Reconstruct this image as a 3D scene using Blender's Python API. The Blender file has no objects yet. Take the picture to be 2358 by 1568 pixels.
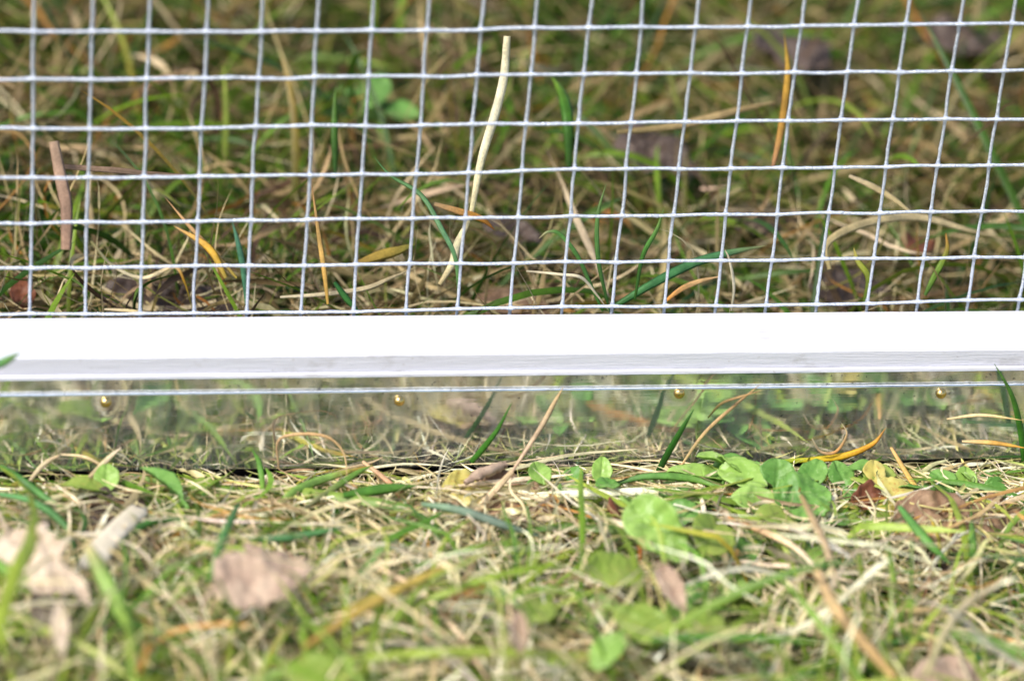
import bpy, math, random
import numpy as np
from mathutils import Matrix, Vector, noise

random.seed(11)
rng = np.random.default_rng(11)
S = 0.001                      # everything below is written in millimetres
scn = bpy.context.scene
col = scn.collection

# ------------------------------------------------------------------ camera
CAM = np.array([-153.1417, -815.5757, 546.2094])
RT = np.array([0.987465606, -0.137362724, 0.077737763])
UP = np.array([0.008563708, 0.538430387, 0.842626478])
FW = np.array([0.157601842, 0.831398942, -0.532857822])
FOCAL = 142.7144
cd = bpy.data.cameras.new("camera")
cam = bpy.data.objects.new("camera", cd)
col.objects.link(cam)
M = Matrix(((RT[0], UP[0], -FW[0], CAM[0] * S), (RT[1], UP[1], -FW[1], CAM[1] * S),
            (RT[2], UP[2], -FW[2], CAM[2] * S), (0, 0, 0, 1)))
cam.matrix_world = M
cd.sensor_width = 36.0
cd.lens = FOCAL
cd.clip_start = 0.02
cd.clip_end = 200.0
cd.dof.use_dof = True
cd.dof.focus_distance = 0.982
cd.dof.aperture_fstop = 7.0
scn.camera = cam

# ------------------------------------------------------------------ light
w = bpy.data.worlds.new("World")
scn.world = w
w.use_nodes = True
nt = w.node_tree
nt.nodes.clear()
sky = nt.nodes.new('ShaderNodeTexSky')
sky.sky_type = 'NISHITA'
sky.sun_disc = False
SUN_EL, SUN_ROT = math.radians(52), math.radians(-120)
sky.sun_elevation = SUN_EL
sky.sun_rotation = SUN_ROT
sky.air_density = 1.0
sky.dust_density = 2.5
sky.ozone_density = 0.6
bg = nt.nodes.new('ShaderNodeBackground')
bg.inputs['Strength'].default_value = 0.125
wo = nt.nodes.new('ShaderNodeOutputWorld')
nt.links.new(sky.outputs[0], bg.inputs[0])
nt.links.new(bg.outputs[0], wo.inputs[0])
sd = bpy.data.lights.new("sun", 'SUN')
sd.energy = 2.6
sd.angle = math.radians(13)
sd.color = (1.0, 0.95, 0.87)
sun = bpy.data.objects.new("sun", sd)
col.objects.link(sun)
sdir = Vector((math.sin(SUN_ROT) * math.cos(SUN_EL), math.cos(SUN_ROT) * math.cos(SUN_EL), math.sin(SUN_EL)))
sun.rotation_euler = sdir.to_track_quat('Z', 'Y').to_euler()
sun.location = sdir * 3
scn.view_settings.view_transform = 'Standard'
scn.view_settings.look = 'None'
scn.view_settings.gamma = 1
scn.view_settings.exposure = 1.02
scn.view_settings.use_curve_mapping = False
scn.cycles.max_bounces = 8
scn.cycles.transmission_bounces = 4

# ------------------------------------------------------------------ helpers
F = FOCAL * 2358 / 36


def at(x, y, axis, v):
    """Point (mm) where the line of sight through photo position x, y meets the plane axis = v."""
    d = FW + (x - 1179) / F * RT - (y - 784) / F * UP
    k = 'XYZ'.index(axis)
    return CAM + (v - CAM[k]) / d[k] * d


def lin(r, g, b):
    f = lambda c: (c / 255 / 12.92) if c <= 10 else ((c / 255 + 0.055) / 1.055) ** 2.4
    return (f(r), f(g), f(b))


def tag(o, label=None, cat=None, group=None, kind=None):
    if label: o['label'] = label
    if cat: o['category'] = cat
    if group: o['group'] = group
    if kind: o['kind'] = kind
    return o


def mesh_obj(name, v, f, mat, parent=None, cols=None, smooth=True):
    me = bpy.data.meshes.new(name)
    v = np.asarray(v, dtype=np.float32) * S
    f = np.asarray(f, dtype=np.int32)
    me.vertices.add(len(v))
    me.vertices.foreach_set('co', v.ravel())
    k = f.shape[1]
    me.loops.add(f.size)
    me.loops.foreach_set('vertex_index', f.ravel())
    me.polygons.add(len(f))
    me.polygons.foreach_set('loop_start', np.arange(0, f.size, k, dtype=np.int32))
    me.polygons.foreach_set('loop_total', np.full(len(f), k, dtype=np.int32))
    me.update(calc_edges=True)
    if smooth:
        me.polygons.foreach_set('use_smooth', np.ones(len(f), dtype=bool))
    if cols is not None:
        a = me.color_attributes.new('tint', 'FLOAT_COLOR', 'POINT')
        c = np.ones((len(v), 4), dtype=np.float32)
        c[:, :3] = cols
        a.data.foreach_set('color', c.ravel())
    me.materials.append(mat)
    o = bpy.data.objects.new(name, me)
    col.objects.link(o)
    if parent: o.parent = parent
    return o


def py_obj(name, v, f, mat, parent=None, smooth=False):
    me = bpy.data.meshes.new(name)
    me.from_pydata([tuple(np.array(p) * S) for p in v], [], f)
    me.update()
    if smooth:
        me.polygons.foreach_set('use_smooth', np.ones(len(f), dtype=bool))
    me.materials.append(mat)
    o = bpy.data.objects.new(name, me)
    col.objects.link(o)
    if parent: o.parent = parent
    return o


def empty(name, loc):
    o = bpy.data.objects.new(name, None)
    o.empty_display_size = 0.01
    col.objects.link(o)
    o.location = tuple(np.array(loc) * S)
    return o


def shift(parent, o):
    """Parent o, built in world millimetres, keeping its place."""
    o.parent = parent
    o.matrix_parent_inverse = Matrix.Translation(-Vector(parent.location))
    return o


# ------------------------------------------------------------------ materials
class NT:
    def __init__(self, name):
        self.m = bpy.data.materials.new(name)
        self.m.use_nodes = True
        self.t = self.m.node_tree
        self.t.nodes.clear()
        self.out = self.n('ShaderNodeOutputMaterial')

    def n(self, kind, **kw):
        nd = self.t.nodes.new(kind)
        for k, v in kw.items():
            if k.startswith('_'):
                setattr(nd, k[1:], v)
            else:
                nd.inputs[k.replace('__', ' ')].default_value = v
        return nd

    def l(self, a, b):
        self.t.links.new(a, b)

    def coords(self, scale=(1, 1, 1), kind='Object'):
        tc = self.n('ShaderNodeTexCoord')
        mp = self.n('ShaderNodeMapping')
        mp.inputs['Scale'].default_value = scale
        self.l(tc.outputs[kind], mp.inputs[0])
        return mp.outputs[0]

    def noise(self, vec, scale, detail=4, rough=0.6):
        nz = self.n('ShaderNodeTexNoise', Scale=scale, Detail=detail, Roughness=rough)
        self.l(vec, nz.inputs['Vector'])
        return nz.outputs[0]

    def ramp(self, fac, stops):
        r = self.n('ShaderNodeValToRGB')
        el = r.color_ramp.elements
        while len(el) < len(stops): el.new(0.5)
        for e, (p, c) in zip(el, stops):
            e.position = p
            e.color = (c[0], c[1], c[2], 1) if isinstance(c, tuple) else (c, c, c, 1)
        self.l(fac, r.inputs[0])
        return r.outputs[0]

    def mix(self, a, b, fac=None, mode='MULTIPLY', f=1.0):
        m = self.n('ShaderNodeMix', _data_type='RGBA', _blend_type=mode)
        m.inputs[0].default_value = f
        if fac is not None: self.l(fac, m.inputs[0])
        for s, i in ((a, 6), (b, 7)):
            if isinstance(s, tuple): m.inputs[i].default_value = (*s, 1)
            else: self.l(s, m.inputs[i])
        return m.outputs[2]

    def bump(self, h, strength, dist):
        b = self.n('ShaderNodeBump', Strength=strength, Distance=dist)
        self.l(h, b.inputs['Height'])
        return b.outputs[0]


def blade_material(name, trans, rough, spec=0.35):
    t = NT(name)
    at_ = t.n('ShaderNodeAttribute', _attribute_name='tint')
    v = t.coords()
    n1 = t.noise(v, 260, 3)
    n2 = t.noise(v, 1500, 2)
    c = t.mix(at_.outputs[0], t.ramp(n1, [(0.3, 0.72), (0.7, 1.2)]))
    c = t.mix(c, t.ramp(n2, [(0.3, 0.85), (0.7, 1.12)]))
    p = t.n('ShaderNodeBsdfPrincipled', Roughness=rough)
    p.inputs['Specular IOR Level'].default_value = spec
    t.l(c, p.inputs['Base Color'])
    t.l(t.bump(n2, 0.25, 0.0003), p.inputs['Normal'])
    tr = t.n('ShaderNodeBsdfTranslucent')
    t.l(c, tr.inputs[0])
    mx = t.n('ShaderNodeMixShader')
    mx.inputs[0].default_value = trans
    t.l(p.outputs[0], mx.inputs[1])
    t.l(tr.outputs[0], mx.inputs[2])
    t.l(mx.outputs[0], t.out.inputs[0])
    return t.m


def leaf_material(name, a, b, spot, trans, rough=0.6, vein=0.5, scale=1.0):
    t = NT(name)
    v = t.coords(kind='Generated')
    vo = t.coords()
    n1 = t.noise(vo, 130 * scale, 5, 0.65)
    n2 = t.noise(vo, 700 * scale, 4, 0.7)
    c = t.ramp(n1, [(0.35, a), (0.65, b)])
    c = t.mix(c, spot, fac=t.ramp(n2, [(0.58, 0.0), (0.72, 1.0)]), mode='MIX')
    p = t.n('ShaderNodeBsdfPrincipled', Roughness=rough)
    p.inputs['Specular IOR Level'].default_value = 0.35
    t.l(c, p.inputs['Base Color'])
    h = t.mix(n1, n2, f=0.5, mode='MIX')
    t.l(t.bump(h, vein, 0.0008), p.inputs['Normal'])
    tr = t.n('ShaderNodeBsdfTranslucent')
    t.l(c, tr.inputs[0])
    mx = t.n('ShaderNodeMixShader')
    mx.inputs[0].default_value = trans
    t.l(p.outputs[0], mx.inputs[1])
    t.l(tr.outputs[0], mx.inputs[2])
    t.l(mx.outputs[0], t.out.inputs[0])
    return t.m


def soil_material():
    t = NT('soil')
    v = t.coords()
    n1 = t.noise(v, 60, 6, 0.7)
    n2 = t.noise(v, 420, 5, 0.7)
    c = t.ramp(n1, [(0.3, (0.008, 0.006, 0.004)), (0.55, (0.022, 0.016, 0.010)), (0.75, (0.022, 0.028, 0.008))])
    c = t.mix(c, t.ramp(n2, [(0.3, 0.5), (0.7, 1.5)]))
    p = t.n('ShaderNodeBsdfPrincipled', Roughness=0.9)
    t.l(c, p.inputs['Base Color'])
    t.l(t.bump(n2, 0.9, 0.002), p.inputs['Normal'])
    t.l(p.outputs[0], t.out.inputs[0])
    return t.m


def paint_material():
    t = NT('white_paint')
    v = t.coords((1, 26, 26))
    g = t.noise(v, 95, 5, 0.65)             # long grain of the wood under the paint
    fine = t.noise(t.coords(), 900, 3)
    dirt = t.noise(t.coords((1, 2.2, 2.2)), 55, 6, 0.75)
    c = t.mix((0.60, 0.60, 0.655), (0.34, 0.32, 0.31), fac=t.ramp(dirt, [(0.56, 0.0), (0.74, 0.7)]), mode='MIX')
    c = t.mix(c, t.ramp(g, [(0.35, 0.93), (0.6, 1.0)]))
    specks = t.noise(t.coords((1, 1.6, 1.6)), 420, 2, 0.5)
    c = t.mix(c, (0.42, 0.40, 0.40), fac=t.ramp(specks, [(0.70, 0.0), (0.75, 0.8)]), mode='MIX')
    p = t.n('ShaderNodeBsdfPrincipled', Roughness=0.42)
    t.l(c, p.inputs['Base Color'])
    h = t.mix(g, fine, f=0.25, mode='MIX')
    t.l(t.bump(h, 0.5, 0.0006), p.inputs['Normal'])
    t.l(p.outputs[0], t.out.inputs[0])
    return t.m


def sheet_material():
    t = NT('sheet_metal')
    brushed = t.noise(t.coords((1, 30, 30)), 45, 3, 0.6)
    big = t.noise(t.coords((1, 1, 1.2)), 26, 2, 0.5)
    smear = t.noise(t.coords((3.5, 1, 0.6)), 90, 4, 0.7)
    speck = t.noise(t.coords(), 800, 3, 0.6)
    c = t.mix((0.90, 0.92, 0.92), t.ramp(speck, [(0.30, 0.3), (0.37, 1.0)]))
    soil_reflection = t.noise(t.coords((1, 1, .8)), 42, 4, 0.6)
    c = t.mix(c, t.ramp(soil_reflection, [(0.38, 0.72), (0.56, 1.0)]))  # darker blotches painted in for the dark soil's reflection
    p = t.n('ShaderNodeBsdfPrincipled', Metallic=1.0)
    t.l(c, p.inputs['Base Color'])
    r = t.n('ShaderNodeMapRange')
    t.l(smear, r.inputs[0])
    for i, x in enumerate((0.3, 0.7, 0.05, 0.16)): r.inputs[i + 1].default_value = x
    t.l(r.outputs[0], p.inputs['Roughness'])
    h = t.mix(big, brushed, f=0.03, mode='MIX')
    t.l(t.bump(h, 0.22, 0.003), p.inputs['Normal'])
    d = t.n('ShaderNodeBsdfDiffuse')       # dried water film
    d.inputs[0].default_value = (0.5, 0.52, 0.51, 1)
    mx = t.n('ShaderNodeMixShader')
    t.l(t.ramp(smear, [(0.3, 0.04), (0.75, 0.18)]), mx.inputs[0])
    t.l(p.outputs[0], mx.inputs[1])
    t.l(d.outputs[0], mx.inputs[2])
    t.l(mx.outputs[0], t.out.inputs[0])
    return t.m


def simple_material(name, c, rough, metal=0.0, bump=0.0, bscale=900, vary=0.0):
    t = NT(name)
    n = t.noise(t.coords(), bscale, 3)
    p = t.n('ShaderNodeBsdfPrincipled', Roughness=rough, Metallic=metal)
    cc = t.mix(c, t.ramp(n, [(0.3, 1 - vary), (0.7, 1 + vary)]))
    t.l(cc, p.inputs['Base Color'])
    if bump: t.l(t.bump(n, bump, 0.0004), p.inputs['Normal'])
    t.l(p.outputs[0], t.out.inputs[0])
    return t.m


M_SOIL = soil_material()
M_GRASS = blade_material('green_blade', 0.34, 0.45)
M_STRAW = blade_material('dry_blade', 0.22, 0.6, 0.25)
M_MOSS = blade_material('moss_leaf', 0.3, 0.7, 0.2)
M_PAINT = paint_material()
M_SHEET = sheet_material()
M_EDGE = simple_material('cut_edge', (0.92, 0.92, 0.93), 0.5, 0.3, 0.8, 1400, 0.15)
M_BRASS = simple_material('brass', (0.74, 0.52, 0.20), 0.22, 1.0, 0.1, 900, 0.1)
M_ZINC = simple_material('galvanised_wire', (0.56, 0.60, 0.67), 0.36, 0.45, 1.0, 1500, 0.22)


# ------------------------------------------------------------------ ground
def relief(x, y):
    """Height of the soil in mm."""
    return (-5.0 + 1.9 * np.sin(x * 0.045 + 1.3) * np.cos(y * 0.052 + 0.4) + 1.3 * np.sin(x * 0.11 + y * 0.07)
            + 0.9 * np.cos(y * 0.16 - x * 0.05)) - 4.5 * np.exp(-((y + 18.0) / 6.0) ** 2)


def make_ground():
    xs = np.concatenate([[-3000, -1600, -900, -600, -450], np.arange(-360, 361, 4), [450, 600, 900, 1600, 3000]])
    ys = np.concatenate([[-3000, -1600, -900, -600, -420], np.arange(-330, 481, 4), [560, 700, 1000, 1700, 4000]])
    X, Y = np.meshgrid(xs, ys)
    Z = relief(X, Y)
    near = (abs(X) < 400) & (Y > -400) & (Y < 520)
    for i, j in zip(*np.nonzero(near)):
        Z[i, j] += 2.4 * noise.noise(Vector((X[i, j] * .06, Y[i, j] * .06, 0))) + 1.4 * noise.noise(Vector((X[i, j] * .19, Y[i, j] * .19, 5)))
    under = (Y > -22) & (Y < 4)
    Z[under] = np.minimum(Z[under], -4.0)
    n, m = X.shape
    idx = np.arange(n * m).reshape(n, m)
    f = np.stack([idx[:-1, :-1], idx[:-1, 1:], idx[1:, 1:], idx[1:, :-1]], -1).reshape(-1, 4)
    o = mesh_obj('ground', np.stack([X, Y, Z], -1).reshape(-1, 3), f, M_SOIL)
    tag(o, 'dark damp soil under the grass', None, None, 'structure')


make_ground()

# ------------------------------------------------------------------ wire mesh panel on its painted rail
ROW0 = [(-114.62, 106.88), (-101.49, 106.93), (-88.57, 106.98), (-75.42, 107.03), (-62.92, 107.08), (-50.16, 107.24), (-37.46, 107.46), (-24.6, 107.57), (-12.2, 107.73), (0.4, 108.3), (13.04, 108.4), (25.45, 108.62), (38.31, 108.67), (50.62, 108.78), (63.46, 109.06), (75.91, 109.23), (88.39, 109.51), (101.33, 109.68), (114.02, 109.85), (126.71, 110.02)]
ROW3 = [(-114.31, 68.64), (-101.43, 68.61), (-88.47, 68.69), (-75.6, 68.89), (-63.13, 68.98), (-49.8, 69.12), (-37.44, 69.38), (-24.6, 69.35), (-12.25, 69.68), (0.48, 70.27), (12.97, 70.68), (25.39, 70.66), (38.12, 70.63), (50.64, 70.72), (63.29, 70.86), (76.05, 70.95), (88.61, 71.03), (101.29, 71.33), (114.0, 71.42), (126.7, 71.52)]
ROW6 = [(-114.38, 31.46), (-101.24, 31.22), (-88.35, 31.22), (-75.49, 31.23), (-62.93, 31.29), (-49.97, 31.25), (-37.3, 31.26), (-24.63, 31.52), (-12.24, 31.9), (0.64, 32.04), (13.34, 32.36), (25.59, 32.32), (38.53, 32.27), (51.21, 32.23), (63.71, 32.24), (76.3, 32.39), (88.95, 32.53), (101.55, 32.93), (114.3, 33.32), (127.16, 33.34)]
LEFT_, RIGHT_ = 7, 8           # columns beyond the photo's edges
NTOP = 9                       # rows beyond its top
R0, R3, R6 = (np.array(r) for r in (ROW0, ROW3, ROW6))


def widen(r):
    a = [r[0] - np.array([12.9 * k, -0.02 * k]) for k in range(LEFT_, 0, -1)]
    b = [r[-1] + np.array([12.7 * k, 0.12 * k]) for k in range(1, RIGHT_ + 1)]
    return np.vstack([a, r, b])


R0, R3, R6 = widen(R0), widen(R3), widen(R6)
nc = len(R0)
xx = R0[:, 0]
rowz = {1: np.interp(xx, [-114.6, 115.2], [94.49, 97.3]), 2: np.interp(xx, [-114.5, 113.8], [81.39, 84.36]),
        4: np.interp(xx, [-114.4, 114], [56.39, 58.6]), 5: np.interp(xx, [-114.4, 114.1], [43.92, 45.59])}
GRID = np.zeros((7 + NTOP, nc, 2))
for r in range(7):
    if r in (0, 3, 6):
        GRID[r + NTOP] = {0: R0, 3: R3, 6: R6}[r]
    else:
        t_ = (r % 3) / 3
        A, B = (R0, R3) if r < 3 else (R3, R6)
        GRID[r + NTOP, :, 0] = A[:, 0] * (1 - t_) + B[:, 0] * t_ + rng.normal(0, .1, nc)
        GRID[r + NTOP, :, 1] = rowz[r] + rng.normal(0, .13, nc)
for k in range(NTOP):
    up = NTOP - k
    GRID[k] = GRID[NTOP] + np.stack([rng.normal(0, .1, nc), 12.75 * up + rng.normal(0, .12, nc)], -1)


def tube(points, radii, sides=7):
    P = np.array(points, dtype=float)
    n = len(P)
    T = np.gradient(P, axis=0)
    T /= np.linalg.norm(T, axis=1)[:, None]
    ref = np.array([0.0, 1.0, 0.0]) if abs(T[0][1]) < 0.8 else np.array([0, 0, 1.0])
    A = np.cross(T, ref)
    A /= np.linalg.norm(A, axis=1)[:, None]
    B = np.cross(T, A)
    ang = np.linspace(0, 2 * math.pi, sides, endpoint=False)
    r = np.asarray(radii)
    if r.ndim == 1: r = np.repeat(r[:, None], sides, 1)
    V = P[:, None] + (A[:, None] * np.cos(ang)[None, :, None] + B[:, None] * np.sin(ang)[None, :, None]) * r[:, :, None]
    idx = np.arange(n * sides).reshape(n, sides)
    f = np.stack([idx[:-1], np.roll(idx[:-1], -1, 1), np.roll(idx[1:], -1, 1), idx[1:]], -1).reshape(-1, 4)
    return V.reshape(-1, 3), f


def wire_path(nodes, per=9):
    """Nodes joined by slightly sagging spans; zinc gathers at the welds."""
    nodes = np.array(nodes)
    pts, rad = [], []
    for a, b in zip(nodes[:-1], nodes[1:]):
        d = b - a
        bow = rng.normal(0, .11)
        perp = np.array([-d[2], 0, d[0]]) / np.linalg.norm(d)
        for k in range(per):
            t = k / per
            pts.append(a + d * t + perp * bow * math.sin(math.pi * t))
            e = min(t, 1 - t) * 12.7
            rad.append(0.385 + 0.17 * math.exp(-(e / 0.8) ** 2))
    pts.append(nodes[-1])
    rad.append(0.5)
    rad = np.array(rad)
    sides = 8
    R = rad[:, None] * (1 + rng.normal(0, .075, (len(rad), sides))) + (rng.random((len(rad), sides)) > .96) * 0.14
    return tube(pts, R, sides)


panel = empty('wire_mesh_panel', (0, -9, 0))
tag(panel, 'galvanised wire mesh panel on a white painted rail above a shiny metal strip', 'mesh panel')
for c in range(nc):
    nodes = [(GRID[r, c, 0], 1.95, GRID[r, c, 1]) for r in range(7 + NTOP)]
    nodes.append((nodes[-1][0] + rng.normal(0, .1), 1.3, 21.5))
    v, f = wire_path(nodes)
    shift(panel, mesh_obj('vertical_wire', v, f, M_ZINC))
for r in range(7 + NTOP):
    nodes = [(GRID[r, c, 0], 1.15, GRID[r, c, 1]) for c in range(nc)]
    nodes = [(nodes[0][0] - 6, 1.15, nodes[0][2])] + nodes + [(nodes[-1][0] + 6, 1.15, nodes[-1][2])]
    v, f = wire_path(nodes)
    shift(panel, mesh_obj('horizontal_wire', v, f, M_ZINC))

X0, X1 = -215.0, 240.0


def profile_bar(name, prof, mat, step=6.0, wob=0.0):
    """A bar along x with the given y, z outline (closed), with a slightly uneven surface."""
    xs = np.arange(X0, X1 + .1, step)
    P = np.array(prof, dtype=float)
    n = len(P)
    V = []
    for i, x in enumerate(xs):
        q = P.copy()
        if wob:
            for k in range(n):
                q[k, 0] += wob * noise.noise(Vector((x * .05, k * 3.1, 1)))
                q[k, 1] += wob * noise.noise(Vector((x * .05, k * 3.1, 9)))
        V += [(x, a, b) for a, b in q]
    f = []
    for i in range(len(xs) - 1):
        for k in range(n):
            k2 = (k + 1) % n
            f.append((i * n + k, i * n + k2, (i + 1) * n + k2, (i + 1) * n + k))
    f.append(tuple(range(n - 1, -1, -1)))
    f.append(tuple((len(xs) - 1) * n + k for k in range(n)))
    o = py_obj(name, V, f, mat, smooth=False)
    return shift(panel, o)


def rounded(pts, r, seg=3):
    out = []
    n = len(pts)
    for i in range(n):
        p, a, b = (np.array(pts[k % n], dtype=float) for k in (i, i - 1, i + 1))
        u, v = (a - p) / np.linalg.norm(a - p), (b - p) / np.linalg.norm(b - p)
        rr = min(r, np.linalg.norm(a - p) * .45, np.linalg.norm(b - p) * .45)
        for k in range(seg + 1):
            t = k / seg
            out.append(tuple((1 - t) ** 2 * (p + u * rr) + 2 * t * (1 - t) * p + t * t * (p + v * rr)))
    return out


rail = profile_bar('bottom_rail', rounded([(0, 4.0), (0, 31.0), (-17.6, 31.0), (-17.6, 4.0)], 0.45), M_PAINT, 3.0, 0.05)
lip = profile_bar('sky_glint_ledge', rounded([(-17.75, 25.45), (-17.75, 26.5), (-18.5, 26.35), (-18.6, 25.45)], 0.15), M_PAINT, 3.0, 0.02)  # metal ledge given white paint to stand in for its sky reflection
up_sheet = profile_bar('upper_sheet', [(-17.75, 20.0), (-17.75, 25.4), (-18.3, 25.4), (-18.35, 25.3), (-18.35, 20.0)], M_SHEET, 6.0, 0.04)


def lower_sheet():
    """Thin bright sheet, faintly buckled between its nails."""
    xs = np.arange(X0, X1 + .1, 0.9)
    zs = np.array([-0.4, 0.0, 1.0, 3, 5, 7, 9, 11, 13, 14, 15, 16, 17, 18, 19, 20, 21, 21.75])
    nails = [(-97.28, 19.3), (-27.86, 18.8), (39.74, 20.0), (104.49, 19.2)]
    V = []
    for x in xs:
        for z in zs:
            y = -18.75 - 0.10 * noise.noise(Vector((x * .03, z * .06, 3))) - 0.10 * noise.noise(Vector((x * .09, z * .1, 7)))
            y += sum(0.13 * math.exp(-((x - a) ** 2 + (z - b) ** 2) / 9.0) for a, b in nails)      # dimples round the nails
            zz = z + (0.35 * noise.noise(Vector((x * .05, 0, 11))) if z < 0.5 else 0) + (0.10 * noise.noise(Vector((x * .5, 0, 2))) if z > 21.5 else 0)
            V.append((x, y, zz))
    m = len(zs)
    idx = np.arange(len(V)).reshape(len(xs), m)
    f = np.stack([idx[:-1, :-1], idx[1:, :-1], idx[1:, 1:], idx[:-1, 1:]], -1).reshape(-1, 4)
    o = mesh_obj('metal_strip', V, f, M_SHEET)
    s = o.modifiers.new('s', 'SOLIDIFY')
    s.thickness = 0.00035
    s.offset = -1
    return shift(panel, o), xs


strip, xs_ = lower_sheet()
# burred cut edge along the top of the lower sheet
pts = [(x, -18.86 + .05 * noise.noise(Vector((x * .5, 0, 1))), 21.86 + .10 * noise.noise(Vector((x * .5, 0, 2)))) for x in np.arange(X0, X1, .8)]
rad = [0.08 + 0.06 * noise.noise(Vector((x * 0.9, 4, 1))) for x in np.arange(X0, X1, .8)]
v, f = tube(pts, rad, 6)
shift(panel, mesh_obj('cut_edge', v, f, M_EDGE))


def nail(x, z, squash):
    V, f = [], []
    n, m = 20, 7
    V.append((x, -18.9 - 1.05 * squash, z))
    for j in range(1, m + 1):
        a = math.pi / 2 * j / m
        for i in range(n):
            b = 2 * math.pi * i / n
            V.append((x + 1.3 * math.sin(a) * math.cos(b), -18.9 - 1.05 * squash * math.cos(a), z + 1.3 * math.sin(a) * math.sin(b)))
    for i in range(n):
        f.append((0, 1 + (i + 1) % n, 1 + i))
    for j in range(m - 1):
        for i in range(n):
            a, b = 1 + j * n + i, 1 + j * n + (i + 1) % n
            f.append((a, b, b + n, a + n))
    f.append(tuple(1 + (m - 1) * n + i for i in range(n)))
    o = py_obj('nail', V, f, M_BRASS, smooth=True)
    return shift(panel, o)


for x, z, q in ((-97.28, 19.3, 0.95), (-27.86, 18.8, 1.0), (39.74, 20.0, 0.8), (104.49, 19.2, 1.0)):
    nail(x, z, q)

# ------------------------------------------------------------------ ribbons: the engine for every blade
FRONT, BACK = -19.6, 3.4


def ribbons(n, base, az, el, length, width, turn, bend, roll, twist, c0, c1, K=8, fold=0.25, side=0, cap=None, wob=0.0, floor=0.5):
    """n ribbons of K pieces; three vertices across, folded along the middle."""
    p = base.copy()
    a, e, ro = az.copy(), el.copy(), roll.copy()
    step = length / K
    P = np.zeros((n, K + 1, 3))
    D = np.zeros((n, K + 1, 3))
    RO = np.zeros((n, K + 1))
    for k in range(K + 1):
        d = np.stack([np.cos(e) * np.cos(a), np.cos(e) * np.sin(a), np.sin(e)], -1)
        P[:, k] = p
        D[:, k] = d
        RO[:, k] = ro
        p = p + d * step[:, None]
        lo = relief(p[:, 0], p[:, 1]) + 4.0 + floor
        low = p[:, 2] < lo
        p[low, 2] = lo[low]
        e = np.where(low, np.abs(e) * .3, e + bend + rng.normal(0, 1, n) * wob)
        a = a + turn + rng.normal(0, 1, n) * wob
        ro = ro + twist
    if side < 0:
        P[..., 1] -= np.maximum(P[..., 1].max(1) - FRONT + width * .6, 0)[:, None]
    elif side > 0:
        P[..., 1] += np.maximum(BACK + width * .6 - P[..., 1].min(1), 0)[:, None]
    if cap is not None:
        lim = cap(P[..., 0], P[..., 1])
        over = np.maximum(P[..., 2] - lim, 0)
        P[..., 2] = np.minimum(P[..., 2], lim) + over * .12
    T = np.gradient(P, axis=1)
    T /= np.linalg.norm(T, axis=2)[..., None] + 1e-9
    H = np.stack([-T[..., 1], T[..., 0], np.zeros_like(T[..., 0])], -1)
    H /= np.linalg.norm(H, axis=2)[..., None] + 1e-6
    N = np.cross(T, H)
    Sd = H * np.cos(RO)[..., None] + N * np.sin(RO)[..., None]
    Nn = -H * np.sin(RO)[..., None] + N * np.cos(RO)[..., None]
    t = np.linspace(0, 1, K + 1)
    prof = (0.55 + 0.9 * t) * (1 - t ** 3.0) ** .8
    prof = np.clip(prof, 0.04, 1.0)
    W = width[:, None] * prof[None] * .5
    V = np.stack([P - Sd * W[..., None], P + Nn * (W * fold)[..., None], P + Sd * W[..., None]], 2)
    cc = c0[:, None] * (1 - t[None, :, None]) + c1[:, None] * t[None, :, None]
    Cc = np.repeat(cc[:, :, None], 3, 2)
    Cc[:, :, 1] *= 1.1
    i = (np.arange(n) * (K + 1) * 3)[:, None, None] + (np.arange(K) * 3)[None, :, None] + np.arange(2)[None, None, :]
    f = np.stack([i, i + 1, i + 4, i + 3], -1).reshape(-1, 4)
    return V.reshape(-1, 3), f, Cc.reshape(-1, 3)


def cat(parts):
    V, Fc, C, o = [], [], [], 0
    for v, f, c in parts:
        V.append(v); Fc.append(f + o); C.append(c)
        o += len(v)
    return np.vstack(V), np.vstack(Fc), np.vstack(C)


def palette(n, cols, jitter=0.12):
    """Pick n colours; cols is [(weight, (r, g, b) as in the finished picture)]."""
    w_ = np.array([c[0] for c in cols], dtype=float)
    w_ /= w_.sum()
    tab = np.array([lin(*c[1]) for c in cols])
    k = rng.choice(len(cols), n, p=w_)
    out = tab[k] * (1 + rng.normal(0, jitter, (n, 1))) * (1 + rng.normal(0, jitter * .35, (n, 3)))
    return np.clip(out, 0.004, 0.9)


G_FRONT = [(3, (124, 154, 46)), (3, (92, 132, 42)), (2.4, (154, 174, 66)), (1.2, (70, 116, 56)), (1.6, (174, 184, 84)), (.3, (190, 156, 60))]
G_BACK_SHADED = [(3, (76, 114, 22)), (2.8, (44, 76, 18)), (2.8, (112, 142, 34)), (1.0, (38, 70, 32)), (1.0, (120, 130, 44)), (.3, (140, 108, 40))]  # greens behind the mesh, the weaker light there put into the colour
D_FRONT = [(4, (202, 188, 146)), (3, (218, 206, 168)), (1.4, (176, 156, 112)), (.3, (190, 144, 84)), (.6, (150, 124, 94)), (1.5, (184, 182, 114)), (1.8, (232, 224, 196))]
D_BACK_SHADED = [(3, (134, 116, 76)), (2.4, (98, 80, 50)), (2.2, (166, 146, 104)), (.5, (150, 104, 48)), (1.8, (80, 62, 44)), (1.6, (106, 104, 46)), (1, (196, 180, 142))]  # straws behind the mesh, darkened in colour in place of shade


def cap_front(x, y):
    d = FRONT - y
    return -0.4 + np.clip(d, 0, 400) * 0.31


def cap_back(x, y):
    return 60 + 0 * y


def field(n, x0, x1, y0, y1, thin=None):
    b = np.zeros((n, 3))
    b[:, 0] = rng.uniform(x0, x1, n)
    b[:, 1] = rng.uniform(y0, y1, n)
    b[:, 2] = relief(b[:, 0], b[:, 1])
    return b


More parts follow.
